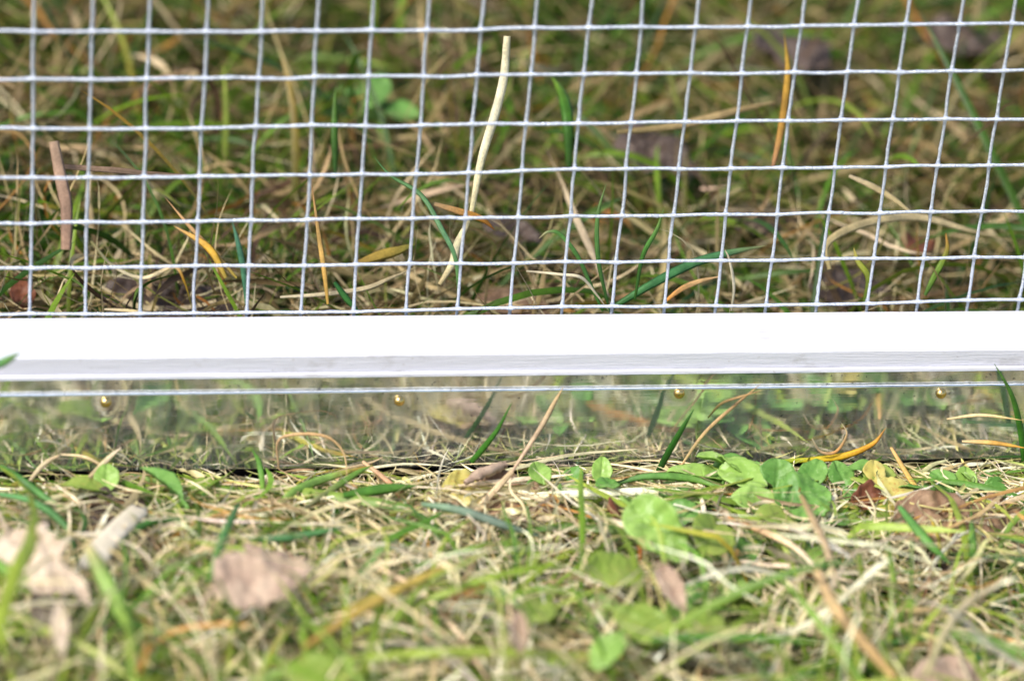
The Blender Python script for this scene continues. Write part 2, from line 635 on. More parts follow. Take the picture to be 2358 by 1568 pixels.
def patchy(b, s, seed, keep):
    q = np.array([noise.noise(Vector((p[0] * s, p[1] * s, seed))) for p in b])
    return b[q > keep]


def green(side, n, box, pal, cap, hl, K=8):
    b = patchy(field(n, *box), .022, 3 if side < 0 else 8, -0.28)
    n = len(b)
    L = rng.gamma(6, hl / 6, n)
    return ribbons(n, b, rng.uniform(0, 2 * math.pi, n), rng.uniform(.25, 1.35, n), L, rng.uniform(.6, 1.8, n) * (.7 + L / 90),
                   rng.normal(0, .09, n), -rng.uniform(.02, .24, n), rng.normal(0, .5, n), rng.normal(0, .1, n),
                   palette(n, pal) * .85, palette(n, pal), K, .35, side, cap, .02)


def straw(side, n, box, pal, cap, thick, hz, hl, curl, K=9):
    b = patchy(field(n, *box), .03, 21 if side < 0 else 33, -0.4)
    n = len(b)
    b[:, 2] += 4 + rng.random(n) ** 1.4 * hz
    L = rng.gamma(5, hl / 5, n)
    c = palette(n, pal)
    c2 = np.where(rng.random((n, 1)) > .75, palette(n, pal), c * rng.uniform(.8, 1.15, (n, 1)))
    return ribbons(n, b, rng.uniform(0, 2 * math.pi, n), rng.normal(.12, .35, n), L, rng.uniform(*thick, n),
                   rng.normal(0, curl, n), rng.normal(-.04, .10, n), rng.uniform(0, 3.1, n), rng.normal(0, .25, n),
                   c, c2, K, .45, side, cap, .10)


def moss(n, box, cols, hz):
    b = patchy(field(n, *box), .035, 55, -0.05)
    n = len(b)
    b[:, 2] += 2.5 + rng.random(n) * hz
    c = palette(n, cols)
    return ribbons(n, b, rng.uniform(0, 6.28, n), rng.uniform(-.1, 1.3, n), rng.uniform(1.8, 4.5, n), rng.uniform(.5, 1.1, n),
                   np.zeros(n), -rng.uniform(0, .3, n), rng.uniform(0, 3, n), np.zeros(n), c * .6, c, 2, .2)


FB = (-165, 185, -250, FRONT - .5)        # in front of the strip
NF = (-135, 150, -75, FRONT - .5)
BB = (-170, 230, BACK + .5, 360)          # behind the mesh

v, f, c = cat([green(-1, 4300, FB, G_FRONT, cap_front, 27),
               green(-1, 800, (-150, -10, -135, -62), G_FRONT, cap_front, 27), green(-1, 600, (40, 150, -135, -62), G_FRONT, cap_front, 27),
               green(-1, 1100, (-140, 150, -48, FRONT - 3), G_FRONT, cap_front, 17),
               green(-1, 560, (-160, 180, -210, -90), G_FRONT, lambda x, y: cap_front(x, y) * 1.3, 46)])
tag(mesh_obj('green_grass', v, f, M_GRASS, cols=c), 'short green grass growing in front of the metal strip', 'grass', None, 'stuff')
v, f, c = cat([green(1, 9500, BB, G_BACK_SHADED, cap_back, 27), green(1, 900, BB, G_BACK_SHADED, cap_back, 46, 10), green(1, 3800, (-170, 230, 80, 360), G_BACK_SHADED, cap_back, 30)])
tag(mesh_obj('green_grass', v, f, M_GRASS, cols=c), 'green grass growing behind the wire mesh, colours darkened for shade', 'grass', None, 'stuff')
v, f, c = cat([straw(-1, 5800, FB, D_FRONT, cap_front, (.3, .8), 10, 29, .14),
               straw(-1, 600, (-165, 185, -235, -92), D_FRONT, lambda x, y: cap_front(x, y) * 1.2, (.6, 1.5), 24, 42, .08),
               straw(-1, 1700, NF, D_FRONT, cap_front, (.3, .8), 5, 22, .14),
               straw(-1, 1000, FB, D_FRONT, cap_front, (1.0, 2.0), 12, 32, .07)])
def loose(n, pal, thin, hh):
    b = field(n, -160, 180, FRONT - 9, FRONT - .5)
    b[:, 2] += 3
    c = palette(n, pal)
    return ribbons(n, b, rng.uniform(0, 6.28, n), rng.uniform(.1, 1.3, n), rng.uniform(6, hh, n), rng.uniform(*thin, n), rng.normal(0, .16, n), -rng.uniform(.02, .25, n),
                   rng.uniform(0, 3, n), rng.normal(0, .2, n), c, c, 9, .4, -1, lambda x, y: 12 + 0 * y, .08)


v, f, c = cat([(v, f, c), loose(110, D_FRONT, (.35, .8), 20), loose(45, G_FRONT, (.8, 1.5), 16)])
tag(mesh_obj('dry_grass', v, f, M_STRAW, cols=c), 'bleached dry grass matted in front of the metal strip', 'dry grass', None, 'stuff')
v, f, c = cat([straw(1, 8000, BB, D_BACK_SHADED, cap_back, (.3, .9), 12, 30, .11),
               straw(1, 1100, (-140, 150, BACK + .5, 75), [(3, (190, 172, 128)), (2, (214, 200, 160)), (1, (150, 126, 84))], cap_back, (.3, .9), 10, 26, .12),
               straw(1, 1700, BB, D_BACK_SHADED, cap_back, (1.0, 2.2), 15, 34, .07)])
tag(mesh_obj('dry_grass', v, f, M_STRAW, cols=c), 'brown dry grass tangled behind the wire mesh, colours darkened for shade', 'dry grass', None, 'stuff')
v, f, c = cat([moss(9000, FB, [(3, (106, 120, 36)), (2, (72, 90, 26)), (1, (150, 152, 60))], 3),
               moss(15000, BB, [(3, (66, 80, 18)), (2, (42, 56, 14)), (1, (96, 98, 30))], 4)])  # moss behind the mesh, its colours darkened for the shaded gaps
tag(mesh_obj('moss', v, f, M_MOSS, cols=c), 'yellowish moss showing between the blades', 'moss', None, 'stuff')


# coarse grass carrying on past the picture's edges
def outskirts():
    parts = []
    for box in ((-700, -166, -500, -21), (186, 760, -500, -21), (-700, -171, 5, 900), (231, 900, 5, 900), (-170, 230, 361, 900), (-165, 185, -560, -251)):
        area = (box[1] - box[0]) * (box[3] - box[2])
        for pal, n_ in ((G_BACK_SHADED, 0.010), (D_BACK_SHADED, 0.013)):
            n = int(area * n_)
            b = field(n, *box)
            b[:, 2] += 2
            s_ = -1 if box[3] < 0 else 1
            parts.append(ribbons(n, b, rng.uniform(0, 6.28, n), rng.uniform(0, 1.2, n), rng.gamma(6, 5, n), rng.uniform(1, 3, n), rng.normal(0, .2, n),
                                 -rng.uniform(0, .3, n), rng.uniform(0, 3, n), rng.normal(0, .2, n), palette(n, pal), palette(n, pal), 4, .3, s_, None if s_ > 0 else cap_front))
    v, f, c = cat(parts)
    tag(mesh_obj('lawn', v, f, M_GRASS, cols=c), 'mixed green and dry lawn carrying on around the panel', 'lawn', None, 'stuff')


outskirts()


# ------------------------------------------------------------------ single blades and stalks
def catmull(P, per):
    P = np.array(P, dtype=float)
    Q = np.vstack([2 * P[0] - P[1], P, 2 * P[-1] - P[-2]])
    out = []
    for i in range(1, len(Q) - 2):
        a, b, c_, d = Q[i - 1:i + 3]
        for k in range(per):
            t = k / per
            out.append(.5 * ((2 * b) + (-a + c_) * t + (2 * a - 5 * b + 4 * c_ - d) * t * t + (-a + 3 * b - 3 * c_ + d) * t ** 3))
    out.append(Q[-2])
    return np.array(out)


def blade(name, pts, width, colours, label, cat_, mat=None, fold=.3, roll=0.0, twist=0.0, tips=(0.5, 0.05), belly=0.45, group=None, rag=0.012, thick=0.12):
    """A single blade through the given (photo x, photo y, axis, value) points, as real ribbon with thickness."""
    P = catmull([at(*p) for p in pts], 6)
    n = len(P)
    t = np.linspace(0, 1, n)
    T = np.gradient(P, axis=0)
    T /= np.linalg.norm(T, axis=1)[:, None]
    ref = np.array([0.05, -0.8, 0.6])
    A = np.cross(T, ref)
    A /= np.linalg.norm(A, axis=1)[:, None] + 1e-9
    N = np.cross(A, T)
    ang = roll + twist * t
    Sd = A * np.cos(ang)[:, None] + N * np.sin(ang)[:, None]
    Nn = -A * np.sin(ang)[:, None] + N * np.cos(ang)[:, None]
    prof = np.where(t < belly, tips[0] + (1 - tips[0]) * np.sin(t / belly * math.pi / 2), tips[1] + (1 - tips[1]) * np.cos((t - belly) / (1 - belly) * math.pi / 2))
    W = width * .5 * prof * (1 + rng.normal(0, rag, n))
    th = thick * np.clip(prof, .3, 1)
    rows = [P - Sd * W[:, None], P - Sd * (W * .5)[:, None] + Nn * (W * fold * .6)[:, None], P + Nn * (W * fold)[:, None],
            P + Sd * (W * .5)[:, None] + Nn * (W * fold * .6)[:, None], P + Sd * W[:, None]]
    low = [r - Nn * th[:, None] for r in rows[1:4]]
    ring = rows + low[::-1]
    V = np.stack(ring, 1)
    m = V.shape[1]
    idx = np.arange(n * m).reshape(n, m)
    f = np.stack([idx[:-1], np.roll(idx[:-1], -1, 1), np.roll(idx[1:], -1, 1), idx[1:]], -1).reshape(-1, 4)
    cs = np.array([lin(*c_) for c_ in colours])
    tt = t * (len(cs) - 1)
    i = np.clip(tt.astype(int), 0, len(cs) - 2) if len(cs) > 1 else np.zeros(n, int)
    cc = cs[i] * (1 - (tt - i))[:, None] + cs[np.minimum(i + 1, len(cs) - 1)] * (tt - i)[:, None] if len(cs) > 1 else np.repeat(cs, n, 0)
    C = np.repeat(cc[:, None], m, 1) * rng.uniform(.84, 1.12, (1, m, 1))
    ph = rng.uniform(0, 99)
    C = C * np.array([1 + .35 * noise.noise(Vector((q * .12, ph, 0))) for q in np.arange(n)])[:, None, None]
    b0 = P[0]
    V = V - b0
    o = mesh_obj(name, V.reshape(-1, 3), f, mat or M_GRASS, cols=C.reshape(-1, 3))
    o.location = tuple(b0 * S)
    if cat_ == 'straw' and name == 'grass_blade': o.name = 'straw_stalk'
    return tag(o, label, cat_, group or {'straw': 'single straws among the grass', 'reed': 'tan reed strips', 'grass blade': 'single blades of grass'}[cat_])


GR, GD, GB = (104, 150, 60), (58, 112, 44), (92, 138, 104)
ST, SW, SO, SP = (196, 172, 124), (222, 208, 172), (206, 140, 40), (196, 152, 128)

# --- behind the mesh
blade('straw_stalk', [(1168, 84, 'Y', 33), (1160, 180, 'Y', 30), (1138, 270, 'Y', 27), (1108, 370, 'Y', 24), (1086, 490, 'Y', 20)], 2.3, [(232, 222, 180), (238, 230, 196), (220, 208, 160)],
      'pale cream straw stalk standing upright behind the middle of the mesh', 'straw', M_STRAW, .55, tips=(.75, .55), thick=.5)
blade('straw_stalk', [(1080, 508, 'Y', 19), (1054, 560, 'Y', 16), (1040, 610, 'Y', 12), (1012, 655, 'Y', 8)], 2.0, [(214, 200, 150), (226, 214, 170), (190, 170, 120)],
      'short broken cream straw leaning below the tall pale stalk', 'straw', M_STRAW, .5, tips=(.5, .5), thick=.4)
blade('reed_strip', [(124, 326, 'Y', 26), (140, 410, 'Y', 22), (153, 480, 'Y', 17), (152, 575, 'Y', 10)], 3.0, [(186, 156, 130), (182, 148, 122), (168, 134, 110)],
      'upright pinkish tan reed strip behind the second mesh column from the left', 'reed', M_STRAW, .2, tips=(.8, .8), belly=.5, thick=.3)
blade('reed_strip', [(145, 384, 'Y', 27), (260, 392, 'Y', 30), (340, 400, 'Y', 33), (430, 404, 'Y', 36)], 1.5, [(150, 122, 98), (156, 128, 102), (140, 112, 88)],
      'pinkish tan reed strip lying level behind the upright tan strip', 'reed', M_STRAW, .2, tips=(.8, .3), belly=.4, thick=.3)
blade('grass_blade', [(1780, 385, 'Y', 40), (1800, 290, 'Y', 48), (1814, 170, 'Y', 60), (1806, 78, 'Y', 66)], 2.0, [(176, 130, 90), (176, 132, 54), (180, 140, 50), (130, 110, 50)],
      'orange yellowing grass blade standing tall behind the right part of the mesh', 'grass blade', M_STRAW)
blade('grass_blade', [(1310, 385, 'Y', 58), (1308, 280, 'Y', 64), (1296, 220, 'Y', 72), (1270, 175, 'Y', 80)], 3.2, [(56, 96, 24), (70, 118, 30), (110, 140, 40)],
      'blurred broad green blade standing to the right of the pale straw stalk', 'grass blade')
blade('grass_blade', [(772, 400, 'Y', 60), (770, 300, 'Y', 66), (772, 200, 'Y', 74)], 1.9, [(50, 84, 24), (70, 112, 30), (90, 124, 40)],
      'thin dark green blade upright behind the mesh left of the pale stalk', 'grass blade')
blade('grass_blade', [(570, 716, 'Y', 3.6), (560, 620, 'Y', 4.5), (548, 560, 'Y', 5.5), (534, 508, 'Y', 7)], 1.5, [(70, 122, 84), (92, 148, 112), (110, 160, 126)],
      'bluish green pointed blade rising just behind the lower left mesh', 'grass blade')
blade('grass_blade', [(755, 700, 'Y', 4), (746, 620, 'Y', 8), (734, 540, 'Y', 14), (716, 410, 'Y', 24)], 1.3, [(190, 150, 70), (194, 156, 84), (160, 124, 80)],
      'orange straw coloured blade upright behind the sixth mesh column', 'grass blade', M_STRAW)
blade('grass_blade', [(1057, 700, 'Y', 4), (1050, 600, 'Y', 6), (1018, 530, 'Y', 10), (970, 450, 'Y', 18), (900, 405, 'Y', 26), (860, 360, 'Y', 34)], 1.3, [(96, 140, 60), (110, 156, 106), (90, 134, 76), (70, 110, 50)],
      'long thin green blade arching left behind the centre of the mesh', 'grass blade')
blade('grass_blade', [(1388, 716, 'Y', 4), (1362, 660, 'Y', 5), (1330, 590, 'Y', 6), (1290, 540, 'Y', 7), (1262, 534, 'Y', 7), (1240, 550, 'Y', 7)], 1.1, [(70, 118, 44), (84, 134, 60), (100, 150, 70), (196, 180, 140)],
      'thin green blade bent over like a hook behind the mesh', 'grass blade')
blade('grass_blade', [(1400, 700, 'Y', 6), (1378, 600, 'Y', 9), (1376, 500, 'Y', 13), (1397, 420, 'Y', 18)], 1.2, [(66, 112, 44), (84, 128, 60), (120, 144, 76)],
      'slim upright green blade right of the hooked blade', 'grass blade')
blade('grass_blade', [(1462, 690, 'Y', 6), (1480, 590, 'Y', 8), (1512, 530, 'Y', 10), (1530, 478, 'Y', 13)], 1.2, [(70, 120, 40), (78, 130, 50), (110, 130, 60)],
      'green blade leaning right with a brown tip, behind the mesh right of centre', 'grass blade')
blade('grass_blade', [(1400, 715, 'Y', 8), (1500, 655, 'Y', 10), (1600, 605, 'Y', 14), (1690, 580, 'Y', 18), (1765, 566, 'Y', 22)], 2.3, [(60, 110, 44), (80, 140, 80), (92, 148, 92), (150, 150, 96)],
      'broad green blade rising rightward low behind the mesh', 'grass blade')
blade('grass_blade', [(770, 650, 'Y', 6), (800, 690, 'Y', 4.2), (832, 724, 'Y', 3.8)], 1.7, [(50, 104, 44), (62, 120, 50), (50, 100, 40)],
      'short dark green blade ending at the rail left of centre', 'grass blade')
blade('grass_blade', [(455, 700, 'Y', 5), (520, 640, 'Y', 8), (480, 570, 'Y', 14), (400, 520, 'Y', 22)][1:], 1.9, [(150, 130, 50), (206, 160, 56), (176, 140, 90)],
      'yellow blade slanting down rightward behind the lower left mesh', 'grass blade', M_STRAW)
blade('grass_blade', [(545, 640, 'Y', 10), (500, 590, 'Y', 14), (440, 525, 'Y', 20), (380, 455, 'Y', 30)], 1.3, [(170, 150, 60), (196, 156, 100), (170, 130, 86)],
      'tan stalk slanting behind the left mesh above the yellow blade', 'straw', M_STRAW)
blade('grass_blade', [(820, 608, 'Y', 22), (870, 590, 'Y', 24), (920, 576, 'Y', 27), (960, 560, 'Y', 30)], 2.6, [(160, 130, 60), (176, 150, 66), (120, 124, 50)],
      'golden blade lying level left of the broken cream straw', 'grass blade', M_STRAW)
blade('grass_blade', [(1000, 470, 'Y', 15), (1060, 488, 'Y', 17), (1110, 505, 'Y', 19), (1140, 530, 'Y', 20)], 1.8, [(206, 170, 120), (214, 150, 60), (176, 110, 40)],
      'orange dry blade crossing the foot of the pale straw stalk', 'straw', M_STRAW)
blade('straw_stalk', [(645, 684, 'Y', 6), (740, 678, 'Y', 7), (840, 664, 'Y', 9), (900, 640, 'Y', 12), (960, 615, 'Y', 18)], 1.2, [(226, 210, 170), (214, 194, 150), (196, 176, 130)],
      'pale straw lying almost level just above the rail left of centre', 'straw', M_STRAW)
blade('straw_stalk', [(1212, 624, 'Y', 4.5), (1290, 632, 'Y', 5), (1340, 640, 'Y', 5), (1375, 680, 'Y', 4.5), (1402, 716, 'Y', 4)], .8, [(230, 214, 176), (226, 214, 180), (206, 190, 150)],
      'thin pale straw curving down to the rail below the hooked blade', 'straw', M_STRAW)
blade('straw_stalk', [(1684, 716, 'Y', 4), (1690, 660, 'Y', 4.5), (1680, 600, 'Y', 5), (1668, 572, 'Y', 6)], .8, [(226, 214, 176), (236, 224, 190), (206, 190, 150)],
      'thin cream straw standing up from the rail right of the broad green blade', 'straw', M_STRAW)
blade('straw_stalk', [(1532, 694, 'Y', 4), (1570, 665, 'Y', 4.6), (1610, 648, 'Y', 6), (1660, 636, 'Y', 8)], 1.4, [(206, 140, 60), (214, 170, 110), (206, 170, 120)],
      'orange tipped dry blade touching the mesh above the right part of the rail', 'straw', M_STRAW)
blade('straw_stalk', [(210, 556, 'Y', 5), (260, 612, 'Y', 5), (330, 640, 'Y', 5), (400, 614, 'Y', 3.8), (425, 650, 'Y', 3.7), (443, 712, 'Y', 3.6)], .9, [(190, 176, 116), (220, 206, 166), (226, 206, 160), (196, 140, 40), (110, 130, 40)],
      'wavy cream straw looping behind the lower left mesh', 'straw', M_STRAW)
blade('straw_stalk', [(240, 712, 'Y', 3.8), (300, 716, 'Y', 3.8), (360, 722, 'Y', 3.7)], .9, [(220, 200, 160), (210, 190, 140), (200, 180, 130)],
      'short pale straw lying on the back of the rail at the left', 'straw', M_STRAW)
blade('straw_stalk', [(1440, 600, 'Y', 30), (1540, 300, 'Y', 60)][:0] or [(1420, 305, 'Y', 56), (1560, 290, 'Y', 62), (1700, 255, 'Y', 68), (1790, 235, 'Y', 74)], 2.2, [(150, 130, 84), (170, 146, 100), (160, 136, 90)],
      'blurred tan blade lying level across the upper right background', 'straw', M_STRAW)
blade('straw_stalk', [(1910, 620, 'Y', 16), (1905, 560, 'Y', 20), (1990, 515, 'Y', 28), (2110, 500, 'Y', 34), (2230, 530, 'Y', 36), (2350, 560, 'Y', 38)], 2.2, [(190, 170, 116), (200, 180, 130), (206, 186, 140), (180, 160, 110)],
      'bent tan blade looping behind the right side of the mesh', 'straw', M_STRAW)
blade('straw_stalk', [(1955, 405, 'Y', 30), (2010, 430, 'Y', 28), (2060, 460, 'Y', 26), (2110, 500, 'Y', 24)], 1.8, [(206, 186, 146), (190, 170, 120), (200, 180, 130)],
      'curved dry blade slanting down at the right of the mesh above the looping blade', 'straw', M_STRAW)
blade('grass_blade', [(1990, 700, 'Y', 6), (2000, 640, 'Y', 8), (1975, 600, 'Y', 11), (1966, 570, 'Y', 14)], 1.7, [(90, 120, 40), (150, 160, 50), (190, 170, 90)],
      'short yellow green blade near the rail right of the broad green blade', 'grass blade')
blade('grass_blade', [(2130, 680, 'Y', 6), (2150, 640, 'Y', 8), (2180, 580, 'Y', 11), (2178, 536, 'Y', 14)], 1.6, [(80, 120, 40), (120, 150, 50), (206, 140, 60)],
      'green blade with an orange tip rising behind the far right mesh', 'grass blade')

# --- in front of the strip
blade('grass_blade', [(1085, 1064, 'Y', -24), (1110, 1035, 'Y', -24.5), (1145, 990, 'Y', -25), (1178, 928, 'Y', -25)], 1.5, [(60, 116, 36), (68, 124, 40), (84, 136, 60)],
      'upright dark green blade in front of the strip between the second and third nails', 'grass blade', tips=(.8, .1), belly=.3)
blade('grass_blade', [(1513, 1092, 'Y', -26), (1540, 1040, 'Y', -27), (1572, 985, 'Y', -28), (1598, 942, 'Y', -28)], 1.7, [(50, 104, 40), (56, 112, 40), (84, 130, 60)],
      'dark green blade leaning right in front of the strip below the third nail', 'grass blade', tips=(.8, .1), belly=.3)
blade('grass_blade', [(2358, 1060, 'Y', -27), (2350, 990, 'Y', -27), (2330, 910, 'Y', -28), (2290, 838, 'Y', -29)], 1.7, [(60, 116, 36), (72, 128, 44), (100, 140, 60)],
      'tall green blade in front of the rail at the right edge', 'grass blade', tips=(.8, .1), belly=.3)
blade('grass_blade', [(-20, 846, 'Y', -40), (10, 833, 'Y', -42), (48, 811, 'Y', -44)], 2.0, [(84, 134, 90), (100, 146, 84), (120, 150, 90)],
      'blurred green blade tip crossing the rail at the left edge', 'grass blade')
blade('grass_blade', [(1090, 1250, 'Y', -50), (1180, 1085, 'Y', -34), (1245, 985, 'Y', -27), (1275, 930, 'Y', -25), (1298, 890, 'Y', -24)][1:] , 1.3, [(196, 168, 140), (206, 180, 140), (190, 160, 110)],
      'long straw rising across the strip right of the centre green blade', 'straw', M_STRAW)
blade('straw_stalk', [(870, 1225, 'Y', -44), (960, 1300, 'Y', -60)][:0] or [(1040, 1260, 'Y', -52), (1100, 1175, 'Y', -44), (1180, 1085, 'Y', -34)], 2.0, [(214, 192, 150), (222, 200, 160), (206, 180, 140)],
      'thick pale straw leaning against the foot of the strip at the centre', 'straw', M_STRAW, tips=(.7, .6))
blade('straw_stalk', [(1745, 1060, 'Y', -26), (1790, 1010, 'Y', -26), (1850, 950, 'Y', -25), (1940, 890, 'Y', -24)][:0] or [(1560, 1085, 'Y', -26), (1620, 1000, 'Y', -26), (1690, 935, 'Y', -27), (1752, 884, 'Y', -27)], .9, [(206, 180, 130), (200, 168, 120), (190, 150, 100)],
      'thin forked straw crossing the green reflection right of the third nail', 'straw', M_STRAW)
blade('straw_stalk', [(1630, 962, 'Y', -26), (1660, 930, 'Y', -27), (1700, 915, 'Y', -28), (1758, 898, 'Y', -28)], .7, [(90, 100, 50), (170, 140, 90), (190, 150, 100)],
      'thin straw arm branching level above the third nail\'s right', 'straw', M_STRAW)
blade('straw_stalk', [(2180, 965, 'Y', -27), (2260, 956, 'Y', -28), (2358, 968, 'Y', -29)], .9, [(214, 190, 140), (220, 200, 150), (206, 176, 110)],
      'pale straw lying level before the right end of the strip', 'straw', M_STRAW)
blade('straw_stalk', [(2215, 1016, 'Y', -27), (2290, 1020, 'Y', -28), (2365, 1032, 'Y', -29)], 1.2, [(214, 190, 140), (206, 160, 80), (206, 150, 60)],
      'orange straw lying level low before the right end of the strip', 'straw', M_STRAW)
blade('grass_blade', [(1795, 1062, 'Y', -23), (1880, 1058, 'Y', -23), (1950, 1048, 'Y', -24), (2010, 1022, 'Y', -24.5), (2040, 985, 'Y', -25)], 1.7, [(120, 156, 40), (206, 176, 40), (206, 150, 40), (190, 140, 80)],
      'yellow blade along the foot of the strip curving up at its right end', 'grass blade', M_STRAW)
blade('straw_stalk', [(1870, 1010, 'Y', -24), (1890, 1040, 'Y', -24), (1925, 1040, 'Y', -24), (1950, 1000, 'Y', -24), (1935, 970, 'Y', -24)], .8, [(220, 206, 166), (190, 140, 80), (214, 200, 160)],
      'curled pale straw hook at the foot of the strip right of centre', 'straw', M_STRAW)
blade('straw_stalk', [(638, 1160, 'Y', -30), (642, 1080, 'Y', -24), (645, 1010, 'Y', -23), (740, 1002, 'Y', -24), (790, 1040, 'Y', -26), (800, 1110, 'Y', -32)][1:], .8, [(200, 170, 130), (196, 160, 110), (206, 180, 130)],
      'thin straw arch standing before the strip right of the first nail', 'straw', M_STRAW)
blade('straw_stalk', [(66, 1110, 'Y', -28), (100, 1070, 'Y', -25), (140, 1045, 'Y', -24)], 1.2, [(220, 200, 160), (224, 206, 166), (206, 180, 140)],
      'pale straw leaning on the strip at the far left', 'straw', M_STRAW)
blade('straw_stalk', [(190, 1116, 'Y', -32), (225, 1080, 'Y', -27), (258, 1048, 'Y', -25), (280, 1030, 'Y', -24)], 1.3, [(214, 190, 140), (224, 206, 166), (230, 210, 180)],
      'pale straw leaning on the strip below the first nail', 'straw', M_STRAW)
blade('straw_stalk', [(140, 1046, 'Y', -24), (200, 1054, 'Y', -25), (262, 1092, 'Y', -27), (300, 1130, 'Y', -31)], .8, [(220, 200, 160), (214, 190, 140), (196, 160, 110)],
      'thin straw bowed over the foot of the strip at the left', 'straw', M_STRAW)
blade('straw_stalk', [(835, 1062, 'Y', -26), (900, 1115, 'Y', -32), (960, 1190, 'Y', -44), (1010, 1220, 'Y', -50)], 1.5, [(214, 180, 140), (206, 150, 110), (224, 204, 170)],
      'reddish straw leaning down from the strip left of centre', 'straw', M_STRAW)
blade('straw_stalk', [(2085, 1062, 'Y', -24), (2060, 1100, 'Y', -30), (2130, 1200, 'Y', -46), (2180, 1280, 'Z', 14)][:0] or [(2052, 1030, 'Y', -25), (2085, 1085, 'Y', -33), (2125, 1150, 'Y', -44), (2160, 1235, 'Z', 14), (2165, 1300, 'Z', 15)], 1.6, [(214, 170, 110), (220, 184, 100), (206, 180, 60), (150, 170, 50)],
      'yellow stalk leaning down from the strip below the fourth nail', 'grass blade', M_STRAW)
blade('grass_blade', [(1410, 1115, 'Y', -34), (1500, 1096, 'Y', -34), (1620, 1108, 'Y', -35), (1740, 1160, 'Z', 6), (1838, 1224, 'Z', 5)], 2.0, [(96, 140, 76), (110, 160, 80), (104, 150, 56), (130, 160, 50), (214, 180, 60)],
      'long green blade arching over the round weed leaves', 'grass blade', tips=(.4, .1))
blade('grass_blade', [(0, 1072, 'Y', -30), (50, 1105, 'Y', -36), (110, 1150, 'Z', 7), (200, 1205, 'Z', 5)], 2.0, [(76, 130, 50), (84, 140, 60), (90, 140, 70), (150, 160, 90)],
      'green blade slanting down from the left end of the strip', 'grass blade')
blade('grass_blade', [(-10, 1136, 'Z', 11), (70, 1152, 'Z', 12), (130, 1190, 'Z', 11), (165, 1235, 'Z', 9), (178, 1310, 'Z', 6)], 1.9, [(80, 132, 76), (84, 138, 72), (76, 130, 60), (70, 120, 50)],
      'arching dark green blade above the crumpled leaf at the left', 'grass blade')
blade('grass_blade', [(200, 1255, 'Z', 30), (225, 1300, 'Z', 28), (265, 1380, 'Z', 24), (300, 1450, 'Z', 18), (330, 1530, 'Z', 10)], 4.0, [(196, 180, 130), (150, 180, 90), (140, 172, 84), (120, 156, 70)],
      'blurred pale green blade standing before the white straw chunk', 'grass blade')
blade('grass_blade', [(-15, 1290, 'Z', 24), (30, 1325, 'Z', 22), (70, 1350, 'Z', 20), (112, 1375, 'Z', 16)], 3.4, [(120, 170, 60), (130, 176, 60), (104, 150, 50)],
      'bright green blade at the left edge below the crumpled leaf', 'grass blade')
blade('grass_blade', [(185, 1300, 'Z', 16), (260, 1255, 'Z', 14), (340, 1205, 'Z', 11), (410, 1195, 'Z', 9), (430, 1190, 'Z', 9)], 1.8, [(76, 130, 56), (84, 136, 60), (70, 120, 50)],
      'dark green blade crossing over the white straw chunk', 'grass blade')
blade('grass_blade', [(480, 1340, 'Z', 18), (505, 1260, 'Z', 18), (535, 1190, 'Z', 17), (555, 1150, 'Z', 16)], 2.0, [(96, 146, 60), (90, 136, 76), (96, 140, 84)],
      'blurred green blade upright left of the flat dead leaf', 'grass blade')
blade('grass_blade', [(530, 1236, 'Z', 12), (620, 1240, 'Z', 12), (720, 1228, 'Z', 12), (830, 1205, 'Z', 12)], 1.9, [(76, 124, 76), (90, 140, 90), (100, 150, 84)],
      'bluish green blade lying level above the flat dead leaf', 'grass blade')
blade('grass_blade', [(636, 1163, 'Y', -42), (690, 1125, 'Y', -36), (760, 1098, 'Y', -30), (858, 1070, 'Y', -26)], 2.2, [(150, 176, 90), (130, 170, 80), (140, 176, 90), (196, 140, 60)],
      'pale green blade slanting up to the strip left of centre', 'grass blade')
blade('grass_blade', [(700, 1170, 'Z', 8), (760, 1130, 'Y', -38), (820, 1090, 'Y', -33), (860, 1070, 'Y', -30)], 1.6, [(200, 190, 140), (120, 160, 70), (110, 150, 60)],
      'thin green blade beside the pale slanting blade left of centre', 'grass blade')
blade('grass_blade', [(790, 1140, 'Z', 8), (880, 1126, 'Z', 8), (960, 1118, 'Z', 7), (1020, 1100, 'Z', 6)][:3], 2.6, [(70, 116, 40), (84, 130, 50), (96, 140, 60)],
      'dark green blade lying flat near the strip left of the centre straw', 'grass blade')
blade('grass_blade', [(970, 1160, 'Z', 14), (1060, 1175, 'Z', 14), (1170, 1212, 'Z', 12), (1260, 1240, 'Z', 9)], 2.2, [(110, 140, 104), (116, 134, 116), (104, 124, 104)],
      'greyish green blade lying across the centre below the brown leaves', 'grass blade')
blade('straw_stalk', [(700, 1490, 'Z', 26), (790, 1430, 'Z', 26), (900, 1365, 'Z', 26), (1020, 1310, 'Z', 24), (1060, 1300, 'Z', 22)], 2.2, [(200, 156, 84), (206, 176, 90), (206, 180, 90), (200, 164, 100)],
      'long orange yellow stalk slanting across the lower centre', 'straw', M_STRAW, tips=(.5, .2))
blade('straw_stalk', [(1900, 1330, 'Z', 20), (1830, 1260, 'Z', 16), (1750, 1220, 'Z', 14), (1700, 1202, 'Z', 11), (1640, 1170, 'Z', 8)], 1.7, [(240, 226, 196), (214, 190, 150), (200, 150, 100), (190, 140, 90)],
      'pale bent stalk lying below the round weed leaves', 'straw', M_STRAW)
blade('straw_stalk', [(1880, 1310, 'Z', 30), (1925, 1400, 'Z', 30), (1990, 1480, 'Z', 28), (2060, 1560, 'Z', 26)], 3.0, [(196, 166, 120), (190, 160, 110), (180, 146, 90)],
      'thick blurred tan stalk rising from the lower right', 'straw', M_STRAW, tips=(.7, .6))
